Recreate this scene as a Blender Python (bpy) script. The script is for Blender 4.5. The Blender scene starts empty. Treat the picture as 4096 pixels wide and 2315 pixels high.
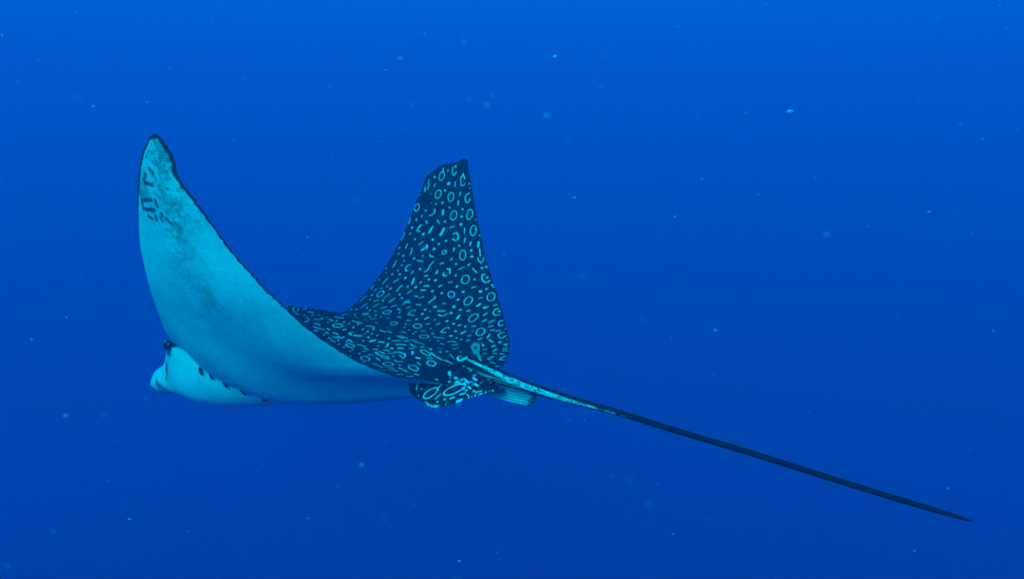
import bpy, math
import numpy as np
from mathutils import Vector, Matrix
sc = bpy.context.scene

# ------------------------------------------------------------------ camera
cam = bpy.data.objects.new('camera', bpy.data.cameras.new('camera'))
sc.collection.objects.link(cam)
cam.location = (0, 0, 0)
PITCH = math.radians(-8)                  # the diver looks slightly down
cam.rotation_euler = (math.radians(90)+PITCH, 0, 0)
cam.data.sensor_width = 36
cam.data.lens = 38.6
cam.data.clip_start = .02
cam.data.clip_end = 2000
cam.data.dof.use_dof = True
cam.data.dof.focus_distance = 2.75
cam.data.dof.aperture_fstop = 10
sc.camera = cam

# ------------------------------------------------------------------ daylight above the sea
SUN_EL, SUN_AZ = math.radians(23), math.radians(196)      # behind the camera, a little to its left
w = bpy.data.worlds.new('World'); sc.world = w; w.use_nodes = True
nt = w.node_tree
sky = nt.nodes.new('ShaderNodeTexSky'); sky.sky_type = 'NISHITA'; sky.sun_disc = False
sky.sun_elevation = SUN_EL; sky.sun_rotation = SUN_AZ
nt.links.new(sky.outputs[0], nt.nodes['Background'].inputs[0])
nt.nodes['Background'].inputs[1].default_value = .1
sun = bpy.data.objects.new('sun', bpy.data.lights.new('sun', 'SUN'))
sc.collection.objects.link(sun)
sun.data.energy = 5
sun.data.angle = math.radians(40)         # the rippled surface spreads the beam
sun.data.color = (1, .96, .9)
d = Vector((math.sin(SUN_AZ)*math.cos(SUN_EL), math.cos(SUN_AZ)*math.cos(SUN_EL), math.sin(SUN_EL)))
sun.rotation_euler = d.to_track_quat('Z', 'Y').to_euler()
sun.location = d*30
vs = sc.view_settings
vs.view_transform = 'Standard'; vs.look = 'None'; vs.gamma = 1; vs.use_curve_mapping = False
vs.exposure = 1.48
cy = sc.cycles
cy.use_denoising = True
try: cy.denoiser = 'OPENIMAGEDENOISE'
except Exception: pass
cy.max_bounces = 10; cy.diffuse_bounces = 3; cy.volume_bounces = 6; cy.glossy_bounces = 2
cy.transparent_max_bounces = 8
cy.caustics_reflective = False; cy.caustics_refractive = False

# ------------------------------------------------------------------ the sea water
SCATTER = (.004, .0186, .0500)      # per metre, red green blue
ABSORB = (.55, .0600, .0215)
def water_material():
    m = bpy.data.materials.new('sea_water'); m.use_nodes = True; t = m.node_tree
    t.nodes.remove(t.nodes['Principled BSDF'])
    S = t.nodes.new('ShaderNodeVolumeScatter'); A = t.nodes.new('ShaderNodeVolumeAbsorption'); add = t.nodes.new('ShaderNodeAddShader')
    k = max(SCATTER); S.inputs['Color'].default_value = (*[x/k for x in SCATTER], 1); S.inputs['Density'].default_value = k
    k = max(ABSORB); A.inputs['Color'].default_value = (*[1-x/k for x in ABSORB], 1); A.inputs['Density'].default_value = k
    t.links.new(S.outputs[0], add.inputs[0]); t.links.new(A.outputs[0], add.inputs[1])
    t.links.new(add.outputs[0], t.nodes['Material Output'].inputs['Volume'])
    return m
X, Z0, Z1 = 160., -70., 8.
me = bpy.data.meshes.new('sea_water')
me.from_pydata([(x, y, z) for z in (Z0, Z1) for y in (-X, X) for x in (-X, X)], [],
               [(0, 2, 3, 1), (4, 5, 7, 6), (0, 1, 5, 4), (2, 6, 7, 3), (0, 4, 6, 2), (1, 3, 7, 5)])
water = bpy.data.objects.new('sea_water', me); sc.collection.objects.link(water)
me.materials.append(water_material())
water['kind'] = 'structure'

# ------------------------------------------------------------------ helpers
def skin_material(name, dark, pale, rough=.55, spec=.12, bump=.25):
    m = bpy.data.materials.new(name); m.use_nodes = True; t = m.node_tree; N = t.nodes; Lk = t.links
    b = N['Principled BSDF']; b.inputs['Roughness'].default_value = rough; b.inputs['Specular IOR Level'].default_value = spec
    at = N.new('ShaderNodeAttribute'); at.attribute_name = 'pale'
    tc = N.new('ShaderNodeTexCoord')
    n1 = N.new('ShaderNodeTexNoise'); n1.inputs['Scale'].default_value = 9; n1.inputs['Detail'].default_value = 6
    n2 = N.new('ShaderNodeTexNoise'); n2.inputs['Scale'].default_value = 130; n2.inputs['Detail'].default_value = 3
    Lk.new(tc.outputs['Object'], n1.inputs['Vector']); Lk.new(tc.outputs['Object'], n2.inputs['Vector'])
    mix = N.new('ShaderNodeMix'); mix.data_type = 'RGBA'
    mix.inputs['A'].default_value = (*dark, 1); mix.inputs['B'].default_value = (*pale, 1)
    Lk.new(at.outputs['Fac'], mix.inputs['Factor'])
    mr = N.new('ShaderNodeMapRange'); mr.inputs['From Min'].default_value = .3; mr.inputs['From Max'].default_value = .7
    mr.inputs['To Min'].default_value = .86; mr.inputs['To Max'].default_value = 1.08
    Lk.new(n1.outputs['Fac'], mr.inputs['Value'])
    mr2 = N.new('ShaderNodeMapRange'); mr2.inputs['From Min'].default_value = .3; mr2.inputs['From Max'].default_value = .7
    mr2.inputs['To Min'].default_value = .93; mr2.inputs['To Max'].default_value = 1.05
    Lk.new(n2.outputs['Fac'], mr2.inputs['Value'])
    mul = N.new('ShaderNodeMath'); mul.operation = 'MULTIPLY'; Lk.new(mr.outputs[0], mul.inputs[0]); Lk.new(mr2.outputs[0], mul.inputs[1])
    vm = N.new('ShaderNodeVectorMath'); vm.operation = 'SCALE'; Lk.new(mix.outputs['Result'], vm.inputs[0]); Lk.new(mul.outputs[0], vm.inputs['Scale'])
    Lk.new(vm.outputs[0], b.inputs['Base Color'])
    bp = N.new('ShaderNodeBump'); bp.inputs['Strength'].default_value = bump; bp.inputs['Distance'].default_value = .002
    Lk.new(n2.outputs['Fac'], bp.inputs['Height']); Lk.new(bp.outputs[0], b.inputs['Normal'])
    return m
SKIN = skin_material('ray_skin', (.008, .008, .008), (.87, .87, .84))
SLIT = skin_material('dark_slit', (.012, .013, .015), (.1, .1, .1))
EYE = skin_material('eye_dark', (.008, .009, .010), (.5, .5, .5), rough=.15, spec=.5, bump=0)

def add_mesh(name, verts, quads, pale, mat, parent, smooth=True):
    verts = np.ascontiguousarray(verts, np.float32).reshape(-1, 3); quads = np.ascontiguousarray(quads, np.int32).reshape(-1, 4)
    me = bpy.data.meshes.new(name)
    me.vertices.add(len(verts)); me.vertices.foreach_set('co', verts.ravel())
    me.loops.add(quads.size); me.loops.foreach_set('vertex_index', quads.ravel())
    me.polygons.add(len(quads)); me.polygons.foreach_set('loop_start', np.arange(0, quads.size, 4, dtype=np.int32))
    me.polygons.foreach_set('loop_total', np.full(len(quads), 4, np.int32))
    me.update(calc_edges=True); me.validate()
    me.polygons.foreach_set('use_smooth', np.full(len(me.polygons), smooth, bool))
    at = me.attributes.new('pale', 'FLOAT', 'POINT'); at.data.foreach_set('value', np.ascontiguousarray(pale, np.float32).ravel())
    me.materials.append(mat)
    o = bpy.data.objects.new(name, me); sc.collection.objects.link(o); o.parent = parent
    return o
def grid_quads(n, m, off=0, flip=False, wrap=False):
    i = np.arange(n-1)[:, None]; j = np.arange(m if wrap else m-1)[None, :]; j2 = (j+1) % m
    q = np.stack([i*m+j, (i+1)*m+j, (i+1)*m+j2, i*m+j2], -1).reshape(-1, 4)
    return (q[:, ::-1] if flip else q)+off
_G = np.random.RandomState(7).rand(256, 256)
def noise(x, y):
    x = np.asarray(x, float); y = np.asarray(y, float)
    i = np.floor(x).astype(int); j = np.floor(y).astype(int); u = x-i; v = y-j; u = u*u*(3-2*u); v = v*v*(3-2*v)
    g = lambda a, b: _G[a % 256, b % 256]
    return (g(i, j)*(1-u)+g(i+1, j)*u)*(1-v)+(g(i, j+1)*(1-u)+g(i+1, j+1)*u)*v
def fbm(x, y): return .5*noise(x, y)+.3*noise(2.1*x+7, 2.1*y+3)+.2*noise(4.3*x+1, 4.3*y+9)
def seg_dist(A, F, P):
    best = np.full(np.broadcast(A, F).shape, 9.)
    for (a0, f0), (a1, f1) in zip(P[:-1], P[1:]):
        da, df = a1-a0, f1-f0; L2 = da*da+df*df+1e-12
        t = np.clip(((A-a0)*da+(F-f0)*df)/L2, 0, 1)
        best = np.minimum(best, np.hypot(A-a0-t*da, F-f0-t*df))
    return best

# ---- shape of the ray in its own frame: r to its right, f forward, u up (metres) ----
SPAN=.967
_aa=np.linspace(0,SPAN+.02,1200)
_ph=np.radians(8*np.clip(_aa/.05,0,1)**2*(3-2*np.clip(_aa/.05,0,1))+72*_aa/.96)
_da=_aa[1]-_aa[0]
_rr=np.concatenate([[0],np.cumsum(np.cos((_ph[1:]+_ph[:-1])/2)*_da)])
_uu=.03+np.concatenate([[0],np.cumsum(np.sin((_ph[1:]+_ph[:-1])/2)*_da)])
KF=.07
def pchip(x,y,q):
    x=np.asarray(x,float); y=np.asarray(y,float); h=np.diff(x); d=np.diff(y)/h
    m=np.zeros_like(x); m[0]=d[0]; m[-1]=d[-1]
    for i in range(1,len(x)-1):
        if d[i-1]*d[i]>0:
            w1=2*h[i]+h[i-1]; w2=h[i]+2*h[i-1]; m[i]=(w1+w2)/(w1/d[i-1]+w2/d[i])
    q=np.clip(q,x[0],x[-1]); i=np.clip(np.searchsorted(x,q)-1,0,len(x)-2); t=(q-x[i])/h[i]
    return ((2*t**3-3*t**2+1)*y[i]+(t**3-2*t**2+t)*h[i]*m[i]+(-2*t**3+3*t**2)*y[i+1]+(t**3-t**2)*h[i]*m[i+1])
# planform: distance along the span -> f of leading and trailing edge
LEAD_L=([0,.06,.1,.15,.209,.327,.419,.499,.568,.63,.686,.749,.807,.849,.875,.89,.896],
        [.50,.50,.485,.435,.379,.271,.200,.145,.101,.065,.029,-.010,-.047,-.078,-.105,-.125,-.141])
TRAIL_L=([0,.03,.06,.1,.149,.178,.223,.263,.297,.338,.380,.419,.466,.518,.560,.599,.637,.673,.708,.734,.759,.779,.794,.813,.831,.845,.869,.887,.896],
        [-.64,-.62,-.58,-.545,-.525,-.505,-.485,-.455,-.42,-.39,-.36,-.34,-.325,-.300,-.285,-.266,-.253,-.243,-.230,-.218,-.205,-.192,-.185,-.183,-.187,-.186,-.173,-.159,-.1415])
LEAD_R=([0,.06,.1,.15,.209,.27,.331,.367,.413,.479,.55,.622,.688,.752,.807,.857,.9,.916,.933,.945,.9485,.9515,.956,.962,.967],
        [.50,.50,.485,.435,.35,.262,.205,.189,.181,.176,.169,.165,.159,.154,.148,.136,.127,.113,.085,.068,.050,.020,.006,-.010,-.024])
TRAIL_R=([0,.03,.06,.09,.118,.137,.169,.21,.251,.306,.366,.431,.5,.56,.625,.703,.766,.841,.908,.941,.955,.963,.967],
        [-.64,-.62,-.58,-.535,-.512,-.517,-.516,-.506,-.488,-.452,-.407,-.356,-.300,-.252,-.203,-.154,-.118,-.081,-.054,-.0415,-.0385,-.0335,-.0245])
TIP_L,TIP_R=.896,.967
DROOP=([0,.07,.12,.16,.20,.24,.27,.297,.338,.38,.42,.47,.52,.56,.62],[0,-.001,-.004,-.010,-.020,-.0275,-.029,-.027,-.022,-.0165,-.0125,-.009,-.006,-.003,0])
HUMP=([-.64,-.58,-.5,-.4,-.3,-.2,-.1,0,.1,.25,.35,.45,.5],[.006,.03,.06,.084,.1,.118,.129,.132,.133,.115,.09,.05,.015])
BELLY=([-.64,-.55,-.45,-.3,-.1,0,.1,.2,.32,.40,.47,.5],[.001,.002,.008,.022,.050,.062,.072,.064,.044,.030,.016,.01])
def ss(x,a,b):
    t=np.clip((x-a)/(b-a),0,1); return t*t*(3-2*t)
def edges(side,a,rough=1.):
    a=np.asarray(a,float); tip=TIP_L if side<0 else TIP_R
    j=(.0008*np.sin(a*310)+.0007*np.sin(a*173+1)+.0005*np.sin(a*521+2))*np.clip((tip-a)/.05,0,1)*np.clip(a/.2,0,1)*rough
    return (pchip(*LEAD_L,a),pchip(*TRAIL_L,a)+j) if side<0 else (pchip(*LEAD_R,a),pchip(*TRAIL_R,a)+j)
def disc(side,a,f,top):
    """point on the upper (top) or lower skin of the disc at span distance a and forward position f"""
    a=np.asarray(a,float); f=np.asarray(f,float)
    L,T=edges(side,a,0.); c=np.maximum(L-T,1e-4); t=np.clip((L-f)/c,0,1)
    r=np.interp(a,_aa,_rr); u=np.interp(a,_aa,_uu)+KF*f; ph=np.interp(a,_aa,_ph)
    if side<0: u=u+pchip(*DROOP,a)*ss(t,.35,1.)
    u=u+.012*np.sin(np.pi*t)*np.clip(a/.4,0,1)*np.clip((.9-a)/.4,0,1)
    prof=np.sqrt(np.clip(t,0,1))*(1-t)**.8*1.75
    tip=TIP_L if side<0 else TIP_R
    tau=(.026*(1-a/tip).clip(0)**1.1+.0035)*np.clip(c/.12,0,1)
    h=tau*prof
    if top:
        sg=.125+.05*np.clip(f+.3,0,.5)
        h=h*.8+pchip(*HUMP,f)*np.exp(-(a/sg)**2)*ss(t,0,.12)*ss(1-t,0,.06)
    else:
        h=-(h+pchip(*BELLY,f)*np.exp(-(a/(.32-.15*ss(-f,-.12,.12)))**(2.3-1.1*ss(-f,-.12,.12)))*ss(t,0,.22)*ss(1-t,0,.30)+.030*np.sin(np.pi*t)*(1-ss(a,.42,.88)))
    r=r-np.sin(ph)*h; u=u+np.cos(ph)*h
    return side*r,f,u

# marks of the back, in skin coordinates (span distance, forward position): d dot, l stroke, o ring
SPOTS = [
    ('d',0.9014,0.0884,0.0036), ('d',0.8422,0.0909,0.0017), ('d',0.8551,0.0333,0.0034), ('d',0.8401,0.1377,0.0027),
    ('d',0.8046,0.057,0.0028), ('d',0.81,0.0324,0.0034), ('d',0.8089,0.0762,0.0015), ('d',0.7798,0.0925,0.0028),
    ('d',0.7583,0.1006,0.0034), ('d',0.7465,0.1201,0.0034), ('d',0.7153,0.1274,0.0034), ('d',0.739,-0.0015,0.0037),
    ('d',0.8799,0.025,0.0045), ('d',0.9251,0.0364,0.0023), ('d',0.6927,0.1258,0.0028), ('l',0.0023,[(0.8777,0.08),(0.868,0.0827)]),
    ('l',0.0022,[(0.7443,0.0313),(0.7336,0.0204)]), ('l',0.0024,[(0.74,0.0769),(0.7314,0.0685)]), ('l',0.0019,[(0.8928,0.1101),(0.8799,0.1095),(0.8745,0.1055),(0.8594,0.1092)]), ('l',0.0023,[(0.8659,0.1214),(0.8519,0.1176)]),
    ('l',0.0023,[(0.7594,0.1514),(0.7336,0.1489)]), ('l',0.0019,[(0.7261,0.0925),(0.7175,0.0993),(0.7024,0.1002),(0.7002,0.0871)]), ('l',0.0037,[(0.7175,0.0405),(0.697,0.0453)]), ('l',0.0041,[(0.782,0.0206),(0.7669,0.0162)]),
    ('l',0.0026,[(0.7841,0.0548),(0.7723,0.0521),(0.7648,0.0581),(0.7616,0.069)]), ('l',0.0021,[(0.9315,0.057),(0.9197,0.0583)]), ('o',0.9053,0.0592,0.0151,0.0107,3.11,0.0018), ('o',0.8406,0.0583,0.0153,0.0118,-3.07,0.0018),
    ('o',0.7927,0.1353,0.0138,0.0106,-2.82,0.0018), ('d',0.939,0.0077,0.0038), ('d',0.7906,-0.0548,0.0037), ('d',0.7637,-0.0585,0.0033),
    ('d',0.7927,-0.002,0.0028), ('d',0.7347,-0.0663,0.004), ('d',0.882,-0.0571,0.0022), ('d',0.7583,-0.1154,0.0018),
    ('d',0.868,-0.0623,0.0019), ('l',0.0022,[(0.8508,-0.0295),(0.8401,-0.0288)]), ('l',0.0021,[(0.8863,-0.0005),(0.8702,-0.0033)]), ('l',0.003,[(0.8186,-0.0306),(0.8067,-0.0315)]),
    ('l',0.0018,[(0.7185,-0.0288),(0.7239,-0.044)]), ('l',0.0018,[(0.7218,-0.0855),(0.7045,-0.0908)]), ('l',0.0019,[(0.9358,0.0178),(0.9261,0.0191),(0.9143,0.0154),(0.9089,0.0097),(0.9175,0.0029),(0.9207,0.0011)]), ('l',0.0019,[(0.9143,-0.0267),(0.8982,-0.0193),(0.8842,-0.0229),(0.8745,-0.0267),(0.8756,-0.037),(0.882,-0.04)]),
    ('l',0.0019,[(0.9132,-0.0269),(0.8992,-0.0355)]), ('l',0.0019,[(0.8498,-0.0646),(0.8433,-0.0549),(0.8325,-0.052),(0.8196,-0.0577),(0.8153,-0.0658),(0.8229,-0.0715),(0.8293,-0.0722)]), ('o',0.832,0.0042,0.0164,0.0109,-2.89,0.0018), ('o',0.7653,-0.0272,0.0171,0.0122,-2.87,0.0018),
    ('o',0.7743,-0.0869,0.0183,0.0107,-3.01,0.0018), ('d',0.7164,0.1278,0.0034), ('d',0.6927,0.1253,0.0028), ('d',0.669,0.0941,0.0028),
    ('d',0.6884,0.0669,0.0037), ('d',0.668,0.0195,0.0041), ('d',0.6379,0.1463,0.0028), ('d',0.611,0.1348,0.0028),
    ('d',0.6024,0.111,0.003), ('d',0.5808,0.0957,0.0028), ('d',0.5615,0.0951,0.0028), ('d',0.5895,0.0592,0.0037),
    ('d',0.6013,0.0275,0.0028), ('d',0.6303,-0.0021,0.0044), ('d',0.5518,0.1566,0.0028), ('d',0.5314,0.1451,0.0017),
    ('d',0.5389,0.0977,0.0028), ('d',0.5217,0.0794,0.0033), ('d',0.5228,0.1112,0.0028), ('d',0.5034,0.0463,0.004),
    ('d',0.5012,0.1562,0.002), ('d',0.4969,0.1736,0.002), ('d',0.5453,0.0108,0.0036), ('d',0.4668,0.0984,0.0027),
    ('d',0.4561,0.077,0.0036), ('d',0.4582,0.1168,0.0027), ('d',0.4873,-0.0255,0.0036), ('d',0.5023,-0.0491,0.0039),
    ('d',0.5012,-0.0771,0.0039), ('d',0.4647,-0.0197,0.0039), ('d',0.4658,0.0123,0.0032), ('d',0.4442,0.1777,0.0028),
    ('d',0.427,0.1357,0.0027), ('d',0.4044,0.1268,0.0027), ('d',0.398,0.0673,0.0027), ('d',0.4281,0.0203,0.0032),
    ('d',0.412,0.0018,0.0032), ('d',0.4528,-0.091,0.0039), ('d',0.4012,0.1816,0.0018), ('d',0.355,0.1695,0.0027),
    ('d',0.3517,0.1452,0.0027), ('d',0.3614,0.1081,0.0027), ('d',0.3862,-0.1433,0.0031), ('l',0.0019,[(0.7228,0.091),(0.711,0.0976),(0.7024,0.1016),(0.7013,0.0885)]),
    ('l',0.0037,[(0.7153,0.0418),(0.6959,0.0447)]), ('l',0.0019,[(0.6594,0.0555),(0.6475,0.066)]), ('l',0.0037,[(0.6443,0.0328),(0.6336,0.0276)]), ('l',0.0035,[(0.6325,0.0368),(0.6239,0.0446)]),
    ('l',0.0019,[(0.6508,0.1167),(0.6346,0.1176)]), ('l',0.0019,[(0.6325,0.0891),(0.6153,0.0828),(0.6045,0.0837)]), ('l',0.0019,[(0.6239,0.1643),(0.6002,0.1657)]), ('l',0.0019,[(0.583,0.1298),(0.555,0.1286)]),
    ('l',0.0022,[(0.6067,0.0042),(0.5991,-0.0052),(0.6002,-0.0143)]), ('l',0.0018,[(0.5808,0.0398),(0.5776,0.0165)]), ('l',0.002,[(0.5798,-0.0257),(0.5626,-0.0197),(0.5432,-0.0227),(0.5335,-0.0142)]), ('l',0.0018,[(0.5626,0.0575),(0.5604,0.0698),(0.5475,0.0711),(0.5357,0.0628),(0.5367,0.0554)]),
    ('l',0.0018,[(0.5357,0.0319),(0.5238,0.0336)]), ('l',0.0016,[(0.5367,0.1695),(0.5152,0.1716)]), ('l',0.0018,[(0.5056,0.121),(0.4797,0.1266)]), ('l',0.0022,[(0.498,0.0721),(0.4851,0.0834)]),
    ('l',0.0036,[(0.5023,0.0103),(0.4797,0.0034)]), ('l',0.0023,[(0.5152,-0.0245),(0.5174,-0.035)]), ('l',0.0027,[(0.4733,-0.0487),(0.4733,-0.0651)]), ('l',0.002,[(0.4711,0.0385),(0.4593,0.0431),(0.4442,0.0435)]),
    ('l',0.0025,[(0.4539,-0.0485),(0.4539,-0.0633)]), ('l',0.0018,[(0.4765,0.1635),(0.4604,0.1643)]), ('l',0.0018,[(0.4561,0.1365),(0.4485,0.141)]), ('l',0.0018,[(0.4485,-0.0138),(0.4346,-0.0052)]),
    ('l',0.0016,[(0.4303,0.0629),(0.413,0.0737)]), ('l',0.0018,[(0.4249,-0.0406),(0.4238,-0.0525)]), ('l',0.0018,[(0.4173,-0.063),(0.4249,-0.0754)]), ('l',0.0027,[(0.4087,0.029),(0.3915,0.0376)]),
    ('l',0.0015,[(0.426,0.1581),(0.413,0.1644),(0.398,0.1651)]), ('l',0.0014,[(0.3937,0.103),(0.4001,0.0883)]), ('l',0.0016,[(0.3829,0.1233),(0.3732,0.1294),(0.3625,0.1336)]), ('l',0.0016,[(0.3819,0.0736),(0.3743,0.0804),(0.3636,0.082)]),
    ('l',0.0016,[(0.3582,0.049),(0.3679,0.0332)]), ('l',0.0018,[(0.3765,0.0008),(0.3689,0.012)]), ('l',0.0018,[(0.4044,-0.0307),(0.3937,-0.0241),(0.3819,-0.0228)]), ('l',0.0018,[(0.3948,-0.023),(0.3937,-0.0428)]),
    ('l',0.0019,[(0.3872,-0.0705),(0.3872,-0.0886)]), ('l',0.0023,[(0.4303,-0.1158),(0.4227,-0.1196),(0.412,-0.1136),(0.4001,-0.1106)]), ('l',0.0017,[(0.3765,-0.0554),(0.3668,-0.0469)]), ('l',0.0017,[(0.3603,-0.0176),(0.356,-0.0298)]),
    ('o',0.684,0.1563,0.014,0.0049,3.1,0.0018), ('o',0.4311,0.1025,0.0137,0.0117,-2.93,0.0017), ('d',0.6518,-0.0117,0.0033), ('d',0.6658,-0.034,0.0037),
    ('d',0.654,-0.0913,0.0027), ('d',0.6422,-0.1418,0.0032), ('d',0.6185,-0.1542,0.0039), ('d',0.5787,-0.1135,0.0032),
    ('d',0.5324,-0.1359,0.0032), ('d',0.4873,-0.1651,0.0035), ('d',0.5303,-0.2072,0.0035), ('d',0.5497,-0.2441,0.0031),
    ('d',0.5819,-0.2085,0.0035), ('d',0.5895,-0.2217,0.0035), ('d',0.4496,-0.1294,0.0035), ('d',0.4324,-0.2005,0.0034),
    ('d',0.398,-0.2059,0.0037), ('d',0.5012,-0.2652,0.0038), ('d',0.4851,-0.2521,0.0045), ('d',0.469,-0.1981,0.0038),
    ('d',0.7035,-0.1497,0.0025), ('d',0.5228,-0.2738,0.0028), ('d',0.5163,-0.2822,0.0031), ('d',0.4614,-0.3306,0.0015),
    ('d',0.3905,-0.2334,0.0027), ('l',0.0046,[(0.7121,-0.0069),(0.6884,-0.003)]), ('l',0.0018,[(0.7218,-0.0855),(0.7045,-0.0908)]), ('l',0.0018,[(0.6852,-0.1007),(0.668,-0.1045)]),
    ('l',0.0029,[(0.6723,-0.1273),(0.6615,-0.129)]), ('l',0.0025,[(0.6422,-0.0773),(0.6314,-0.0797)]), ('l',0.0025,[(0.6002,-0.0885),(0.5927,-0.0854)]), ('l',0.0023,[(0.5722,-0.0559),(0.5776,-0.0653)]),
    ('l',0.0018,[(0.5593,-0.1339),(0.5722,-0.1474)]), ('l',0.0021,[(0.5733,-0.1796),(0.5593,-0.1995)]), ('l',0.0027,[(0.5895,-0.1611),(0.5819,-0.1578)]), ('l',0.0029,[(0.555,-0.0919),(0.555,-0.1028),(0.5389,-0.1099)]),
    ('l',0.0021,[(0.5378,-0.0884),(0.5281,-0.09),(0.5217,-0.1006)]), ('l',0.0018,[(0.5249,-0.0985),(0.5281,-0.1048)]), ('l',0.0029,[(0.5421,-0.0598),(0.5303,-0.063)]), ('l',0.0021,[(0.5034,-0.1369),(0.498,-0.128)]),
    ('l',0.0025,[(0.483,-0.1093),(0.4754,-0.1041)]), ('l',0.0019,[(0.4937,-0.2159),(0.5012,-0.2266)]), ('l',0.0019,[(0.4561,-0.2638),(0.4625,-0.2709)]), ('l',0.0017,[(0.4044,-0.1603),(0.4087,-0.1704)]),
    ('l',0.0025,[(0.4335,-0.2785),(0.4206,-0.2755)]), ('l',0.002,[(0.4173,-0.3019),(0.4292,-0.3106)]), ('l',0.0019,[(0.4399,-0.3239),(0.4464,-0.3317)]), ('l',0.0017,[(0.4217,-0.3362),(0.4324,-0.3442)]),
    ('l',0.0022,[(0.6959,-0.0522),(0.7024,-0.0615),(0.6916,-0.0735),(0.6787,-0.0765),(0.6712,-0.0691),(0.6766,-0.0557)]), ('l',0.0021,[(0.5593,-0.2308),(0.5561,-0.2229),(0.5432,-0.226),(0.5324,-0.2357),(0.526,-0.2494),(0.5314,-0.2556),(0.54,-0.2571)]), ('l',0.0018,[(0.6185,-0.1771),(0.6099,-0.1828),(0.6002,-0.1971),(0.611,-0.1983),(0.6239,-0.1969)]), ('l',0.002,[(0.6271,-0.1827),(0.64,-0.1751),(0.6529,-0.1687)]),
    ('l',0.0031,[(0.6787,-0.1545),(0.6615,-0.1597)]), ('o',0.7178,-0.1195,0.0193,0.0098,-2.88,0.0017), ('o',0.6188,-0.1201,0.021,0.0104,-2.69,0.0017), ('o',0.523,-0.1771,0.0194,0.0126,-2.67,0.0017),
    ('o',0.4504,-0.165,0.0154,0.01,0.82,0.0016), ('o',0.4355,-0.2357,0.0197,0.0126,-2.85,0.0016), ('o',0.4732,-0.2958,0.0188,0.012,-2.72,0.0016), ('o',0.6211,-0.0474,0.0083,0.0068,-2.56,0.0017),
    ('d',-0.0608,0.0075,0.0024), ('d',-0.0558,-0.0184,0.0024), ('d',-0.0478,-0.0364,0.0024), ('d',-0.0698,-0.0119,0.0024),
    ('d',-0.0767,-0.0249,0.0024), ('d',-0.013,-0.0085,0.0024), ('d',-0.0508,-0.0702,0.0024), ('d',-0.0708,-0.0924,0.0023),
    ('d',-0.0588,-0.1126,0.0023), ('d',-0.1166,-0.1275,0.0023), ('d',-0.1226,-0.1861,0.0018), ('d',-0.1355,-0.2023,0.0022),
    ('d',-0.1415,-0.2266,0.0022), ('d',-0.1385,-0.2558,0.0022), ('d',-0.1515,-0.2593,0.0022), ('d',-0.1156,-0.2097,0.0023),
    ('d',-0.1056,-0.1863,0.0023), ('d',-0.1475,-0.2887,0.0022), ('d',-0.0548,-0.1372,0.0023), ('d',-0.0538,-0.1551,0.0023),
    ('d',-0.0468,-0.1817,0.0023), ('d',-0.0638,-0.1805,0.0023), ('l',0.0016,[(-0.0279,0.0378),(-0.0249,0.0256),(0.0398,0.0446)]), ('l',0.0018,[(-0.0389,0.0111),(-0.0399,-0.0121)]),
    ('l',0.0016,[(-0.0588,0.0436),(-0.0608,0.0307)]), ('l',0.0016,[(-0.0847,-0.0172),(-0.0857,-0.029)]), ('l',0.0014,[(-0.0847,-0.0562),(-0.0867,-0.0797)]), ('l',0.0014,[(-0.0977,-0.0663),(-0.0997,-0.0838),(-0.0997,-0.1074)]),
    ('l',0.0015,[(-0.1096,-0.0827),(-0.1096,-0.0959)]), ('l',0.0017,[(-0.0937,-0.1112),(-0.0957,-0.1257)]), ('l',0.0015,[(-0.1066,-0.1219),(-0.1076,-0.1336)]), ('l',0.0016,[(-0.0588,-0.0863),(-0.0618,-0.1015)]),
    ('l',0.002,[(-0.0827,-0.1619),(-0.0767,-0.1674)]), ('l',0.0023,[(-0.0887,-0.2077),(-0.0867,-0.2204),(-0.0817,-0.2286)]), ('l',0.0017,[(-0.1007,-0.1456),(-0.1017,-0.1617)]), ('l',0.0014,[(-0.1146,-0.159),(-0.1146,-0.1778)]),
    ('l',0.0011,[(-0.1086,-0.1687),(-0.1106,-0.1862)]), ('l',0.0015,[(-0.1236,-0.1505),(-0.1246,-0.1635)]), ('l',0.0015,[(-0.1306,-0.1704),(-0.1316,-0.1834)]), ('l',0.0011,[(-0.1086,-0.2081),(-0.1116,-0.227)]),
    ('l',0.0012,[(-0.1136,-0.2473),(-0.1126,-0.2633)]), ('l',0.0013,[(-0.0399,-0.0914),(-0.0419,-0.1057),(-0.0369,-0.1222)]), ('l',0.0014,[(-0.0399,-0.1548),(-0.0389,-0.1731),(-0.0359,-0.1914)]), ('l',0.0011,[(0.0301,-0.0111),(0.0333,-0.0368)]),
    ('l',0.0016,[(-0.0678,-0.0402),(-0.0708,-0.0543),(-0.0648,-0.0615),(-0.0598,-0.0625),(-0.0598,-0.0548)]), ('l',0.0018,[(-0.0807,-0.1944),(-0.0867,-0.1875),(-0.0907,-0.1996)]), ('l',0.0009,[(-0.0239,-0.1115),(0.0065,-0.1273)]), ('o',-0.0341,0.0613,0.018,0.01,-2.72,0.0012),
    ('o',-0.0736,-0.1324,0.016,0.0066,1.66,0.0015), ('o',-0.1271,-0.2339,0.0145,0.0066,1.48,0.0012), ('o',-0.1655,-0.3262,0.0201,0.0093,1.05,0.0014), ('d',0.3679,-0.119,0.0038),
    ('d',0.3474,-0.1218,0.0034), ('d',0.3646,-0.1396,0.0026), ('d',0.3195,-0.1199,0.0037), ('d',0.2893,-0.0999,0.0025),
    ('d',0.2721,-0.1085,0.0025), ('d',0.2603,-0.1364,0.0025), ('d',0.2549,-0.1633,0.0025), ('d',0.242,-0.165,0.0025),
    ('d',0.0129,-0.3406,0.0023), ('d',0.285,-0.1968,0.0025), ('d',0.2614,-0.2198,0.0036), ('d',0.3281,-0.1804,0.0025),
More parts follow.
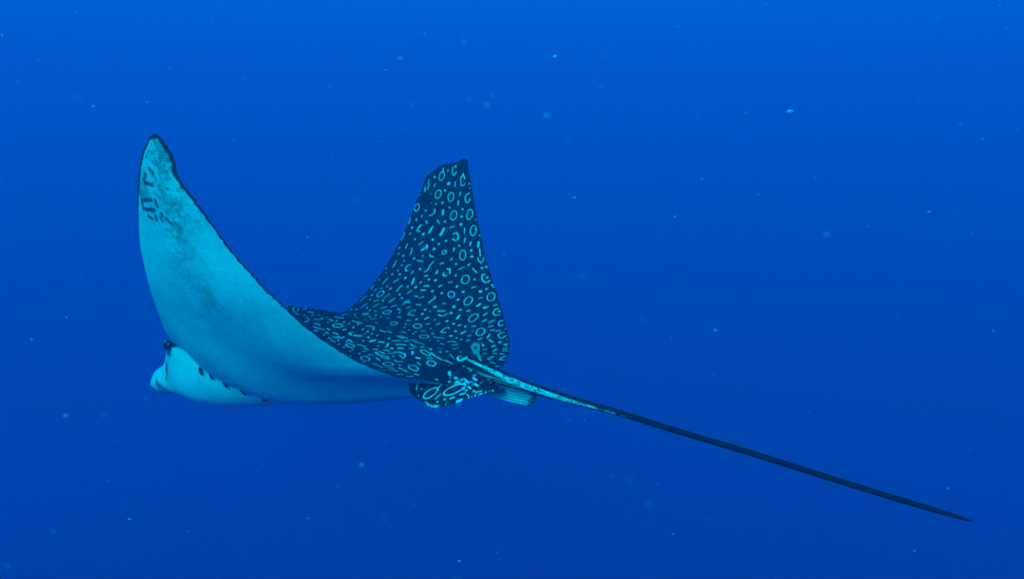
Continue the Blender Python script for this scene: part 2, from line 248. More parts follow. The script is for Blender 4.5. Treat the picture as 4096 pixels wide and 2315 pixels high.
    ('d',0.3324,-0.2232,0.0037), ('d',0.3248,-0.2513,0.0033), ('d',0.3991,-0.2046,0.0041), ('d',0.3711,-0.2128,0.0037),
    ('d',0.2926,-0.2805,0.0036), ('d',0.2657,-0.282,0.0036), ('d',0.2614,-0.3051,0.0024), ('d',0.227,-0.2654,0.0024),
    ('d',0.2194,-0.2416,0.0024), ('d',0.0151,-0.3736,0.0023), ('d',0.3862,-0.1441,0.0045), ('d',-0.0339,-0.4276,0.0038),
    ('d',-0.0239,-0.4559,0.0035), ('d',-0.0887,-0.3421,0.003), ('d',-0.0947,-0.3007,0.0022), ('d',-0.1156,-0.3745,0.0026),
    ('d',-0.1485,-0.4262,0.0031), ('d',-0.0558,-0.3025,0.0023), ('d',-0.0608,-0.2658,0.0023), ('d',0.3141,0.014,0.0026),
    ('d',0.3421,-0.0378,0.0026), ('d',0.412,0.001,0.0027), ('d',-0.0598,-0.2109,0.0023), ('d',-0.0429,-0.2359,0.0023),
    ('d',-0.0608,-0.2302,0.0023), ('d',-0.0628,-0.2473,0.0023), ('d',-0.0718,-0.2308,0.0015), ('d',-0.0787,-0.2497,0.0027),
    ('d',-0.0957,-0.2485,0.0023), ('d',0.3464,0.0843,0.0027), ('d',0.3431,0.0584,0.0026), ('d',0.3216,0.0414,0.0026),
    ('d',0.3098,0.0568,0.0026), ('d',0.3603,0.1074,0.0027), ('d',0.4044,0.1276,0.0027), ('d',0.398,0.0689,0.0027),
    ('l',0.0017,[(0.3603,-0.0184),(0.3539,-0.0334)]), ('l',0.0017,[(0.3216,-0.0462),(0.3184,-0.0598)]), ('l',0.0017,[(0.3076,-0.0134),(0.3109,-0.0231)]), ('l',0.0019,[(0.3087,-0.0897),(0.3109,-0.1025)]),
    ('l',0.0031,[(0.3248,-0.1458),(0.3356,-0.1524)]), ('l',0.0017,[(0.3012,-0.1677),(0.3076,-0.1772)]), ('l',0.0018,[(0.3055,-0.2006),(0.3184,-0.2064)]), ('l',0.0018,[(0.2646,-0.1771),(0.2689,-0.1893)]),
    ('l',0.0015,[(0.2442,-0.2378),(0.2463,-0.2706)]), ('l',0.0023,[(0.3195,-0.2718),(0.327,-0.2764)]), ('l',0.0033,[(0.3507,-0.2476),(0.3646,-0.2456)]), ('l',0.0013,[(-0.0608,-0.3198),(-0.0488,-0.3333)]),
    ('l',0.0019,[(-0.0678,-0.339),(-0.0618,-0.3498),(-0.0598,-0.3623)]), ('l',0.0015,[(-0.0468,-0.3686),(-0.0528,-0.3787),(-0.0518,-0.3923)]), ('l',0.0024,[(-0.0797,-0.3549),(-0.0747,-0.3674)]), ('l',0.0021,[(-0.0747,-0.3157),(-0.0837,-0.3223),(-0.0887,-0.3212)]),
    ('l',0.0024,[(-0.0797,-0.2899),(-0.0757,-0.3014)]), ('l',0.0015,[(-0.0678,-0.3819),(-0.0618,-0.3915)]), ('l',0.0018,[(-0.0429,-0.4002),(-0.0379,-0.4091)]), ('l',0.0019,[(-0.0997,-0.3609),(-0.0937,-0.3709),(-0.0937,-0.3917),(-0.1046,-0.4018),(-0.1126,-0.4011)]),
    ('l',0.0017,[(-0.1056,-0.3839),(-0.1076,-0.3922)]), ('l',0.0029,[(-0.0747,-0.3993),(-0.0837,-0.408)]), ('l',0.0029,[(-0.0917,-0.4269),(-0.0897,-0.4385)]), ('l',0.0016,[(-0.0767,-0.4508),(-0.0698,-0.4613)]),
    ('l',0.0023,[(-0.0498,-0.4401),(-0.0558,-0.4577),(-0.0578,-0.4834)]), ('l',0.0019,[(-0.005,-0.4774),(-0.0159,-0.4912),(-0.0199,-0.5035)]), ('l',0.0016,[(-0.004,-0.4633),(0.0312,-0.4572)]), ('l',0.0014,[(-0.1086,-0.4473),(-0.1146,-0.4615)]),
    ('l',0.0014,[(-0.1316,-0.3911),(-0.1345,-0.4047),(-0.1276,-0.4157)]), ('l',0.0014,[(-0.1635,-0.436),(-0.1674,-0.4509),(-0.1694,-0.4668)]), ('l',0.0013,[(-0.1804,-0.4191),(-0.1744,-0.4309)]), ('l',0.001,[(-0.2153,-0.4223),(-0.2063,-0.429)]),
    ('l',0.0011,[(-0.1924,-0.428),(-0.1864,-0.4531)]), ('l',0.0013,[(-0.1445,-0.3417),(-0.1545,-0.365)]), ('l',0.0011,[(-0.1814,-0.3681),(-0.1894,-0.4071)]), ('l',0.0011,[(-0.0319,-0.3126),(-0.0329,-0.3358)]),
    ('l',0.001,[(-0.0229,-0.3197),(-0.0259,-0.3486)]), ('l',0.0009,[(0.0097,-0.2982),(0.0032,-0.314)]), ('l',0.001,[(0.2452,-0.1188),(0.2409,-0.1396)]), ('l',0.0011,[(-0.0379,-0.2566),(-0.0339,-0.2743)]),
    ('l',0.0009,[(-0.0259,-0.2779),(-0.0239,-0.2918)]), ('l',0.001,[(-0.0309,-0.371),(-0.0209,-0.4013)]), ('l',0.0011,[(0.0344,-0.3746),(0.0172,-0.4146)]), ('l',0.0013,[(0.2141,-0.2841),(0.2119,-0.2984)]),
    ('l',0.0009,[(-0.004,-0.4389),(0.0054,-0.4463)]), ('l',0.0013,[(0.199,-0.3369),(0.1947,-0.3506)]), ('l',0.0009,[(-0.0279,-0.357),(-0.0149,-0.3736)]), ('l',0.0013,[(-0.0439,-0.3469),(-0.0379,-0.3551)]),
    ('l',0.001,[(-0.2043,-0.4685),(-0.1894,-0.4713)]), ('l',0.001,[(-0.1605,-0.4851),(-0.1545,-0.4944)]), ('l',0.0008,[(-0.1864,-0.4854),(-0.1704,-0.49)]), ('l',0.0013,[(-0.1027,-0.3291),(-0.0997,-0.3432)]),
    ('l',0.0013,[(-0.1096,-0.3509),(-0.1037,-0.364)]), ('l',0.0017,[(0.3593,-0.0867),(0.3582,-0.0756),(0.3496,-0.0722),(0.3378,-0.0728),(0.3367,-0.099)]), ('l',0.0019,[(0.3539,-0.1764),(0.3496,-0.1909),(0.356,-0.1992),(0.3636,-0.2024)]), ('l',0.0022,[(0.37,-0.1642),(0.3743,-0.1861)]),
    ('l',0.0018,[(0.299,-0.2542),(0.3044,-0.2463),(0.299,-0.2395),(0.2861,-0.2384),(0.2743,-0.2397),(0.2775,-0.256)]), ('l',0.0014,[(0.2872,-0.0438),(0.2936,-0.0569),(0.2872,-0.0711),(0.2764,-0.0678),(0.2764,-0.0522)]), ('l',0.0016,[(0.2302,-0.2962),(0.2399,-0.301),(0.2377,-0.3194)]), ('l',0.0014,[(0.2173,-0.3182),(0.2237,-0.329),(0.2313,-0.3312)]),
    ('l',0.0013,[(-0.1216,-0.3164),(-0.1136,-0.3256),(-0.1156,-0.3442)]), ('l',0.0013,[(-0.1216,-0.3164),(-0.1276,-0.3333),(-0.1266,-0.3447),(-0.1246,-0.3563),(-0.1276,-0.3703),(-0.1345,-0.3738),(-0.1345,-0.3597),(-0.1345,-0.3484)]), ('l',0.0031,[(-0.0887,-0.2675),(-0.0797,-0.2748)]), ('l',0.0015,[(-0.1106,-0.3012),(-0.1076,-0.3104)]),
    ('l',0.0013,[(-0.1395,-0.313),(-0.1355,-0.3231)]), ('l',0.0012,[(-0.0419,-0.2069),(-0.0319,-0.2327)]), ('l',0.0012,[(-0.1136,-0.2647),(-0.1116,-0.2735)]), ('l',0.001,[(-0.1196,-0.2762),(-0.1196,-0.2906)]),
    ('l',0.0016,[(-0.1336,-0.2851),(-0.1296,-0.2907)]), ('l',0.0013,[(0.3184,0.0924),(0.3238,0.0741),(0.3291,0.0795),(0.3259,0.0992)]), ('l',0.0013,[(0.2969,0.042),(0.3023,0.0266)]), ('o',0.34,0.0099,0.0147,0.0092,1.49,0.0017),
    ('o',0.2872,-0.1458,0.0155,0.0102,1.15,0.0016), ('o',0.2368,-0.2082,0.015,0.0098,1.49,0.0016), ('o',-0.1609,-0.3989,0.0141,0.0108,1.34,0.0014), ('o',-0.1401,-0.4622,0.018,0.01,1.15,0.0013),
    ('o',-0.0591,-0.43,0.0186,0.0068,1.35,0.0012), ('o',-0.0902,-0.4767,0.0135,0.0101,1.06,0.0014), ('d',0.3905,-0.2342,0.0034), ('d',0.37,-0.2141,0.0034),
    ('d',0.3324,-0.2232,0.0037), ('d',0.3248,-0.2523,0.0033), ('d',0.2926,-0.2805,0.0036), ('d',0.3076,-0.3295,0.0025),
    ('d',0.2657,-0.282,0.0036), ('d',0.2582,-0.3241,0.0024), ('d',0.2614,-0.3051,0.0024), ('d',0.3227,-0.2948,0.0033),
    ('d',0.2087,-0.3458,0.0019), ('d',0.1775,-0.4707,0.0037), ('d',0.3507,-0.4135,0.0016), ('d',0.3044,-0.4473,0.0019),
    ('d',0.2829,-0.4375,0.0041), ('d',0.4206,-0.3534,0.003), ('d',0.3991,-0.2054,0.0044), ('d',0.4324,-0.2005,0.0038),
    ('l',0.0024,[(0.3905,-0.2571),(0.3958,-0.2638)]), ('l',0.0025,[(0.3195,-0.2718),(0.327,-0.2764)]), ('l',0.0025,[(0.3281,-0.3146),(0.3324,-0.3225)]), ('l',0.0034,[(0.2872,-0.3052),(0.3001,-0.309)]),
    ('l',0.0021,[(0.2807,-0.3307),(0.2861,-0.337)]), ('l',0.0018,[(0.256,-0.3419),(0.2625,-0.3491)]), ('l',0.0019,[(0.2732,-0.3709),(0.2829,-0.3771)]), ('l',0.0027,[(0.3872,-0.3182),(0.3991,-0.3224)]),
    ('l',0.0023,[(0.3582,-0.3317),(0.3722,-0.3364)]), ('l',0.002,[(0.3614,-0.3529),(0.3765,-0.3604)]), ('l',0.0021,[(0.3431,-0.364),(0.3496,-0.3712)]), ('l',0.0021,[(0.3281,-0.379),(0.3324,-0.3872)]),
    ('l',0.0021,[(0.3302,-0.3959),(0.3367,-0.4024)]), ('l',0.0023,[(0.3087,-0.3867),(0.2904,-0.3906)]), ('l',0.0027,[(0.2829,-0.4017),(0.2754,-0.4191)]), ('l',0.0032,[(0.2528,-0.4308),(0.2603,-0.4352)]),
    ('l',0.0022,[(0.2452,-0.4505),(0.2302,-0.4492)]), ('l',0.0019,[(0.2194,-0.4572),(0.2227,-0.4658)]), ('l',0.002,[(0.1893,-0.4664),(0.2011,-0.469)]), ('l',0.002,[(0.1656,-0.4842),(0.1721,-0.4934)]),
    ('l',0.002,[(0.1388,-0.4894),(0.1484,-0.495)]), ('l',0.0019,[(0.2549,-0.3926),(0.2539,-0.4029),(0.2442,-0.4058)]), ('l',0.002,[(0.227,-0.4172),(0.2334,-0.4249)]), ('l',0.0019,[(0.2033,-0.435),(0.2097,-0.44)]),
    ('l',0.0014,[(0.285,-0.4606),(0.2754,-0.4545),(0.2743,-0.4657)]), ('l',0.0016,[(0.256,-0.4656),(0.2635,-0.4723)]), ('l',0.0017,[(0.2452,-0.4696),(0.2517,-0.4788)]), ('l',0.002,[(0.227,-0.4749),(0.2313,-0.4826)]),
    ('l',0.0024,[(0.4206,-0.2989),(0.4292,-0.3106)]), ('l',0.002,[(0.4378,-0.3233),(0.4475,-0.3308)]), ('l',0.0032,[(0.3507,-0.2459),(0.3668,-0.2462)]), ('l',0.0029,[(0.4206,-0.2755),(0.4335,-0.2808)]),
    ('l',0.0013,[(0.2001,-0.3369),(0.1947,-0.3506)]), ('l',0.0018,[(-0.002,-0.4628),(0.0559,-0.4414)]), ('l',0.0018,[(0.4303,-0.3443),(0.4238,-0.3369),(0.4077,-0.3387),(0.398,-0.3498),(0.4066,-0.3634)]), ('l',0.0016,[(0.384,-0.3865),(0.3797,-0.3789),(0.3668,-0.3808),(0.3571,-0.3904),(0.3646,-0.3986)]),
    ('l',0.0016,[(0.3324,-0.4218),(0.327,-0.4119),(0.3119,-0.4125),(0.3023,-0.4253),(0.3066,-0.4323),(0.3195,-0.4349)]), ('l',0.0014,[(0.2216,-0.4947),(0.2141,-0.4889),(0.1979,-0.491),(0.2044,-0.5028)]), ('l',0.0014,[(0.1678,-0.5108),(0.1592,-0.5044),(0.1431,-0.5046)]), ('o',0.3672,-0.2945,0.0194,0.0121,-3.13,0.0016),
    ('o',0.3115,-0.354,0.0192,0.012,-2.72,0.0016),
]
# dark marks under the wing
MARKS = [(0.0055, [(-0.7405, -0.0684), (-0.7405, -0.0299), (-0.7325, -0.0261)]), (0.0055, [(-0.7176, -0.0229), (-0.7156, -0.0692)]), (0.005, [(-0.7395, -0.0832), (-0.7256, -0.0837)]), (0.005, [(-0.7007, -0.034), (-0.6947, -0.0461)]), (0.005, [(-0.7007, -0.0655), (-0.6917, -0.0619)]), (0.005, [(-0.7066, -0.0897), (-0.7046, -0.0908)]), (0.005, [(-0.6947, -0.102), (-0.6827, -0.113)]), (0.005, [(-0.8033, -0.0749), (-0.7933, -0.0684)]), (0.005, [(-0.7814, -0.063), (-0.7764, -0.0918)]), (0.005, [(-0.8133, -0.0965), (-0.8043, -0.1057)]), (0.005, [(-0.7894, -0.0612), (-0.7814, -0.0672)]), (0.003, [(-0.7694, -0.1371), (-0.7674, -0.1396)]), (0.003, [(-0.7325, -0.0251), (-0.7176, -0.0229)])]
SPECKS = [
    (194,30,0.00204,2.97), (472,90,0.00254,3.35), (1069,86,0.00243,3.23), (97,153,0.00098,1.66), (970,177,0.00241,3.68), (616,199,0.00165,3.58),
    (1308,210,0.00134,2.63), (2415,311,0.00175,2.8), (2560,327,0.00081,1.63), (2474,350,0.00166,2.21), (587,351,0.00157,3.28), (297,384,0.00157,3.35),
    (838,396,0.00138,2.96), (1766,450,0.00117,1.6), (1908,490,0.00103,2.06), (2050,448,0.00276,3.76), (1698,545,0.00172,2.24), (2337,533,0.00185,2.79),
    (167,798,0.00156,2.05), (80,853,0.0024,3.12), (272,1209,0.00188,3.57), (283,1110,0.00115,2.39), (970,1111,0.00085,1.92), (775,1303,0.00144,2.26),
    (326,1305,0.00107,1.61), (475,1335,0.00124,2.34), (1655,1216,0.00202,3.4), (1470,1055,0.00136,2.29), (2036,1035,0.00139,3.15), (2255,976,0.00161,3.75),
    (2500,832,0.00235,3.25), (1800,830,0.00115,1.64), (1445,497,0.00151,2.41), (1690,851,0.00071,1.62), (2385,1227,0.00153,2.0), (1693,1342,0.0014,2.03),
    (2300,1385,0.00277,3.65), (960,357,0.00129,2.36), (1020,327,0.00192,2.75), (426,170,0.00127,1.84), (235,268,0.00244,3.35), (370,258,0.00128,1.68),
    (45,207,0.00098,1.8), (5,90,0.00221,2.94), (1930,12,0.00177,2.35), (2515,15,0.00149,2.8), (2530,70,0.00111,2.3), (2440,1130,0.00084,1.77),
    (1395,985,0.00243,3.12), (1250,1390,0.00086,1.96), (1397,142,0.00286,2.6), (1988,281,0.00484,2.6), (774,597,0.00264,2.6), (1155,1410,0.00286,2.6),
    (970,177,0.00176,2.6), (2337,533,0.00176,2.6), (775,1303,0.00132,2.6), (948,100,0.00064,0.85), (1167,108,0.00055,0.64), (1007,148,0.00073,0.71),
    (830,218,0.00061,0.66), (1225,265,0.00075,0.52), (1375,290,0.00063,0.51), (1510,220,0.00052,0.79), (166,1045,0.00076,0.76), (910,1168,0.00072,0.72),
    (1240,240,0.00061,0.54), (2080,590,0.00073,0.55), (1180,250,0.00062,0.6),
]

# ------------------------------------------------------------------ skin pattern
def ring_dist(A, F, o):
    _, ca, cf, e1, e2, an, wd = o
    x = (A-ca)*math.cos(an)+(F-cf)*math.sin(an); y = -(A-ca)*math.sin(an)+(F-cf)*math.cos(an)
    k = np.sqrt((x/e1)**2+(y/e2)**2)+1e-9
    g = np.sqrt((x/e1**2)**2+(y/e2**2)**2)/k+1e-9
    return np.abs(k-1)/g
def centre(o):
    if o[0] in 'do': return o[1], o[2]
    P = o[2]; return sum(p[0] for p in P)/len(P), sum(p[1] for p in P)/len(P)
def more_spots(spots):
    """the same kinds of marks on the skin that the listed ones leave bare"""
    rs = np.random.RandomState(3); have = [centre(o) for o in spots]; out = []
    for k in range(9000):
        side = -1 if k % 2 else 1
        a = rs.rand()*(TIP_L if side < 0 else TIP_R); L, T = edges(side, np.array([a])); f = T[0]+rs.rand()*(L[0]-T[0])
        if min(L[0]-f, f-T[0]) < .014: continue
        h = np.array(have); dm = np.hypot(h[:, 0]-side*a, h[:, 1]-f).min()
        if dm < .034 or a > .9: continue
        q = rs.rand(); an = rs.rand()*3.14
        if dm > .042 and q < .5: o = ('o', side*a, f, .013+.005*rs.rand(), .009+.003*rs.rand(), an, .0017)
        elif q < .75: o = ('d', side*a, f, .0025+.001*rs.rand())
        else:
            l = .006+.006*rs.rand(); o = ('l', .002, [(side*a-l*math.cos(an), f-l*math.sin(an)), (side*a+l*math.cos(an), f+l*math.sin(an))])
        out.append(o); have.append((side*a, f))
    return out
ALL_SPOTS = SPOTS+more_spots(SPOTS)
def paint(A, F, spots):
    """A rows run along the span, F across: 1 where the skin is white"""
    out = np.zeros(A.shape); row = A[:, 0]
    for o in spots:
        if o[0] == 'd': ext = o[3]+.003; pa = [o[1]]
        elif o[0] == 'o': ext = max(o[3], o[4])+.006; pa = [o[1]]
        else: ext = o[1]+.003; pa = [p[0] for p in o[2]]
        lo, hi = np.searchsorted(row, [min(pa)-ext, max(pa)+ext])
        if hi <= lo: continue
        a = A[lo:hi]; f = F[lo:hi]
        if o[0] == 'd': dd = np.hypot(a-o[1], f-o[2]); wd = o[3]*1.2
        elif o[0] == 'o': dd = ring_dist(a, f, o); wd = o[6]*.92
        else: dd = seg_dist(a, f, o[2]); wd = o[1]*.98
        wd = max(1.03*wd, .0016)*(1.+.5*(noise(a*160+50, f*160+90)-.5))
        out[lo:hi] = np.maximum(out[lo:hi], 1-ss(dd, wd-.0009, wd+.0012))
    return out

# ------------------------------------------------------------------ the eagle ray
ray = bpy.data.objects.new('spotted_eagle_ray', None); sc.collection.objects.link(ray)
TILT = Matrix.Rotation(PITCH, 3, 'X')
ray.location = (-.5436, 2.9681, -0.6522); ray.rotation_euler = (TILT @ Matrix.Rotation(math.radians(55), 3, 'Z')).to_euler()
ray['label'] = 'spotted eagle ray swimming away with both wings raised, dark ringed back and white belly'
ray['category'] = 'ray'

def spanwise(n):
    s = np.linspace(0, 1, n); return s*(1+.12*(1-s))           # a little closer together at the tip
NA, NT_TOP, NT_BOT = 680, 540, 170
verts, quads, pale = [], [], []
off = 0
for top, NT in ((True, NT_TOP), (False, NT_BOT)):
    blocks = []
    for side in (-1, 1):
        a = spanwise(NA)*(TIP_L if side < 0 else TIP_R); L, T = edges(side, a)
        t = np.linspace(0, 1, NT); t = .5-.5*np.cos(np.pi*t) if not top else t
        F = L[:, None]+(T-L)[:, None]*t; A = np.repeat(a[:, None], NT, 1)
        r, f, u = disc(side, A, F, top)
        edge = np.minimum(L[:, None]-F, F-T[:, None]); rear = F-T[:, None]; front = L[:, None]-F
        if top:
            spots = [o for o in ALL_SPOTS if centre(o)[0]*side >= -.02]
            if side < 0:
                p = paint((side*A)[::-1], F[::-1], spots)[::-1]
            else:
                p = paint(A, F, spots)
            p = p*(.88+.12*ss(fbm(A*60, F*60+side*9), .3, .6))*ss(edge, .001, .004)*(1-.22*ss(A, .45, .92))
            p = np.maximum(p, .02*fbm(A*40+5, F*40))
        else:
            tip = TIP_L if side < 0 else TIP_R; s = a[:, None]/tip
            n1 = fbm(A*26+11*side, F*26+4); n2 = fbm(A*120, F*120+31); n3 = fbm(A*9+3, F*9+20*side)
            p = .93-.10*ss(n3, .35, .65)
            # dusky smears towards the tip and in a band across the outer wing
            band = np.exp(-(((F+.105+.12*(A-.55))/.062)**2))*ss(A, .36, .47)*(1-ss(A, .66, .76))
            p -= .46*band*ss(n1*.5+n2*.5, .34, .70)*(.55+.45*noise(A*22, F*60))
            tipz = ss(A, .62, .8)*(1-ss(A, .85, .9)*.5)
            p -= .42*tipz*ss(n1*.55+n2*.45, .42, .64)
            p -= .16*tipz
            p -= .25*np.exp(-((A-.70)/.03)**2-((F+.11)/.05)**2)*ss(n1, .35, .6)
            # specks
            p -= .35*ss(noise(A*260, F*260+17), .83, .95)*ss(A, .3, .45)
            # fine pleats along the hind margin
            p -= .06*np.sin(A*900)*np.exp(-rear/.05)*ss(A, .2, .35)
            if side < 0:
                for wd, P in MARKS:
                    P = [(-x, y) for x, y in P]
                    dd = seg_dist(A, F, P)+.004*(fbm(A*170, F*170)-.5)-.0008
                    p = np.minimum(p, .10+.8*ss(dd, wd-.0025, wd+.0015))
            else:
                for wd, P in MARKS:
                    P = [(-x+.02, y-.03) for x, y in P]
                    dd = seg_dist(A, F, P)+.004*(fbm(A*170, F*170)-.5)-.0008
                    p = np.minimum(p, .10+.8*ss(dd, wd-.0025, wd+.0015))
            # dark rim, wider towards the tip, lost along the inner leading edge
            j = .7+.9*fbm(A*110, F*110+5)
            wr = (.0060+.009*ss(s, .72, .97))*j; wf = (.0005+.0095*ss(s, .60, .92))*j
            wt = .014*j
            p = np.minimum(p, ss(rear, wr*.75, wr*1.2+.0015)*.95+.03)
            p = np.minimum(p, np.maximum(ss(front, wf*.7, wf*1.2+.001)*.95+.03, 1-ss(s, .5, .62)))
            p = np.minimum(p, ss(tip-A, wt*.7, wt*1.3)*.95+.03)
            # dusky patch where the hind lobe ends at the pelvic fin
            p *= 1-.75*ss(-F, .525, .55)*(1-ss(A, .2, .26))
        V = np.stack([r, f, u], -1)
        blocks.append((V, p))
    V = np.concatenate([blocks[0][0][::-1], blocks[1][0][1:]]); P = np.concatenate([blocks[0][1][::-1], blocks[1][1][1:]])
    n = V.shape[0]
    verts.append(V.reshape(-1, 3)); pale.append(P.ravel()); quads.append(grid_quads(n, NT, off, flip=top)); off += n*NT

# head and keel: sections along f (half width, widest height, top, bottom)
FUS_F = [-.64, -.60, -.52, -.42, -.30, -.10, .10, .25, .35, .44, .497, .530, .550, .566, .578, .594, .617, .636, .650, .658, .661]
FUS_W = [.010, .018, .028, .036, .044, .060, .108, .128, .122, .112, .102, .087, .078, .074, .073, .075, .073, .064, .048, .027, .002]
FUS_C = [.020, .022, .025, .028, .030, .030, .028, .026, .030, .036, .036, .025, .006, -.014, -.028, -.038, -.043, -.046, -.048, -.049, -.049]
FUS_T = [.030, .038, .055, .070, .085, .110, .130, .140, .142, .134, .118, .088, .052, .026, .012, .007, .003, -.006, -.019, -.034, -.048]
FUS_B = [.010, .004, -.010, -.024, -.040, -.062, -.086, -.103, -.109, -.106, -.098, -.092, -.089, -.085, -.080, -.081, -.084, -.081, -.072, -.060, -.050]
def fuselage(f, th):
    W = pchip(FUS_F, FUS_W, f); Cn = pchip(FUS_F, FUS_C, f); T = pchip(FUS_F, FUS_T, f); B = pchip(FUS_F, FUS_B, f)
    n = 2/2.3; s, c = np.sin(th), np.cos(th)
    r = W*np.sign(s)*np.abs(s)**n
    u = Cn+np.where(c > 0, T-Cn, Cn-B)*np.sign(c)*np.abs(c)**n
    return r, u
nf, nth = 420, 200
ff = np.concatenate([np.linspace(-.64, .5, 230), np.linspace(.5, .661, nf-230+1)[1:]])
F, TH = np.meshgrid(ff, np.linspace(0, 2*np.pi, nth, endpoint=False), indexing='ij')
r, u = fuselage(F, TH)
# cheeks: a brow over each eye, a groove round the mouth
brow = np.exp(-((F-.487)/.03)**2-((u-.070)/.028)**2)*np.sign(r)*.010
groove = np.exp(-((F-.588-.1*np.abs(r))/.008)**2)*ss(-u, .02, .06)
lump = (fbm(F*30+3, TH*1.6)-.5)*ss(F, .50, .57)
r = r+brow+.010*lump*np.sin(TH); u = u+.010*groove+.007*lump
p = .93-.10*fbm(F*14, TH*3)
line = .058+.012*(fbm(F*60, TH*6)-.5)
darkback = ss(u, line, line+.012)
spot = ss(noise(F*75+9, r*75+40), .80, .86)
p = p*(1-darkback)+darkback*(.03+.85*spot)
eyepatch = np.exp(-((F-.494)/.027)**2-((u-.062)/.027)**2)
p = p*(1-.92*ss(eyepatch+.9*(fbm(F*130, u*130)-.5), .35, .6))
for (r0, f0, u0, s) in ((.088, .523, .006, .012), (.082, .530, -.010, .011), (.070, .545, -.030, .008)):
    q = np.exp(-(((np.abs(r)-r0)/s/1.2)**2+((F-f0)/s)**2+((u-u0)/s/1.5)**2)); p = p*(1-.8*ss(q+.4*(fbm(F*200, TH*20)-.5), .3, .7))
p = p*(1-.8*groove*ss(np.abs(r), .02, .05))
verts.append(np.stack([r, F, u], -1).reshape(-1, 3)); pale.append(p.ravel()); quads.append(grid_quads(len(ff), nth, off, wrap=True)); off += len(ff)*nth
body = add_mesh('body', np.concatenate(verts), np.concatenate(quads), np.concatenate(pale), SKIN, ray)

def lens(cx, ax1, ax2, ax3, n=10, m=14):
    th = np.linspace(0, np.pi, n)[:, None]; ph = np.linspace(0, 2*np.pi, m, endpoint=False)[None, :]
    e = [np.asarray(v, float) for v in (ax1, ax2, ax3)]
    V = np.asarray(cx)+(np.cos(th)+0*ph)[..., None]*e[0]+(np.sin(th)*np.cos(ph))[..., None]*e[1]+(np.sin(th)*np.sin(ph))[..., None]*e[2]
    return V.reshape(-1, 3), grid_quads(n, m, wrap=True)
# gill slits along the crease between keel and wing
thg = np.linspace(np.pi*.5, np.pi, 400)
for side in (-1, 1):
    for k, f0 in enumerate((.319, .272, .22, .165, .112)):
        rf, uf = fuselage(np.full(400, f0), thg)
        aw = np.interp(rf, _rr, _aa); rw, _, uw = disc(side, aw, np.full(400, f0), False)
        i = np.argmin(np.abs(uf-uw)[20:])+20
        c = np.array([side*(rf[i]+.008), f0, uf[i]-.007])
        tan = np.array([side*(rf[i+12]-rf[i-12]), 0, uf[i+12]-uf[i-12]]); tan /= np.linalg.norm(tan)
        ln = (.013, .014, .014, .012, .009)[k]
        ax1 = (tan*.9+np.array([0, -.45, 0])); ax1 = ax1/np.linalg.norm(ax1)*ln
        V, Q = lens(c+tan*.004, ax1, np.array([0, .0042, 0]), np.array([side*.0045, 0, -.0035]))
        add_mesh('gill_slit', V, Q, np.zeros(len(V)), SLIT, body)
# eyes
for side in (-1, 1):
    V, Q = lens((side*.110, .492, .070), (0, .017, 0), (side*.012, 0, 0), (0, 0, .015), 16, 20)
    pl = .9*ss(-np.hypot(V[:, 1]-.496, V[:, 2]-.080), -.005, -.002)
    add_mesh('eye', V, Q, pl, EYE, body)

# ------------------------------------------------------------------ tail
TF = [-.40, -.50, -.546, -.60, -.654, -.72, -.791, -.86, -.931, -1.10, -1.284, -1.45, -1.60, -1.67, -1.70, -1.712]
TU = [.050, .050, .041, .027, .013, -.002, -.016, -.028, -.040, -.076, -.112, -.145, -.175, -.189, -.195, -.1975]
TR = [.008, .016, .0225, .0205, .0165, .0132, .0108, .0089, .0074, .0070, .0066, .0062, .0057, .0046, .0030, .0006]
nl, nr = 900, 48
s = np.linspace(-.40, -1.712, nl)
tu = pchip(TF[::-1], TU[::-1], s)+.0012*np.sin(s*9); trd = pchip(TF[::-1], TR[::-1], s)*(1+.03*(noise(s*60, s*0)-.5))
th = np.linspace(0, 2*np.pi, nr, endpoint=False)
S, TH = np.meshgrid(s, th, indexing='ij')
R = np.repeat(trd[:, None], nr, 1)
V = np.stack([-R*np.sin(TH)*.92+.004*np.sin(S*5), S, tu[:, None]+R*np.cos(TH)], -1)     # TH 90 deg = the left side
deg = np.degrees(TH)
lo = np.interp(-S, [.50, .55, .62, .68, .78, .86, .94, .99], [36, 36, 40, 44, 58, 76, 98, 112])
hi = np.interp(-S, [.50, .55, .62, .68, .78, .86, .94, .99], [36, 46, 70, 106, 120, 126, 126, 114])
jag = 14*(fbm(S*70, TH*4)-.5)
p = ss(deg, lo+jag-5, lo+jag+5)*(1-ss(deg, hi+jag-5, hi+jag+5))*ss(-S, .50, .53)
p *= 1-.8*ss(noise(S*110, TH*7+3), .70, .82)*ss(-S, .6, .68)
p *= 1-ss(noise(S*70+4, S*0), .38, .6)*ss(-S, .86, .93)
p *= 1-ss(-S, .955, .985)
p *= 1-.75*ss(fbm(S*150+8, TH*9), .52, .62)*ss(-S, .56, .62)
streak = ss(noise(TH*9+2, S*22), .70, .8)*ss(deg, 85, 105)*(1-ss(deg, 150, 165))*ss(-S, .5, .54)*(1-ss(-S, .64, .70))
p = np.maximum(p, .75*streak)
ring = np.abs(np.hypot((S+.520)/1.25, R*(np.radians((deg+180) % 360-180))-.010)-.0105); p = np.maximum(p, 1-ss(ring, .0018, .0030))
add_mesh('tail', V.reshape(-1, 3), grid_quads(nl, nr, wrap=True), p.ravel(), SKIN, ray)

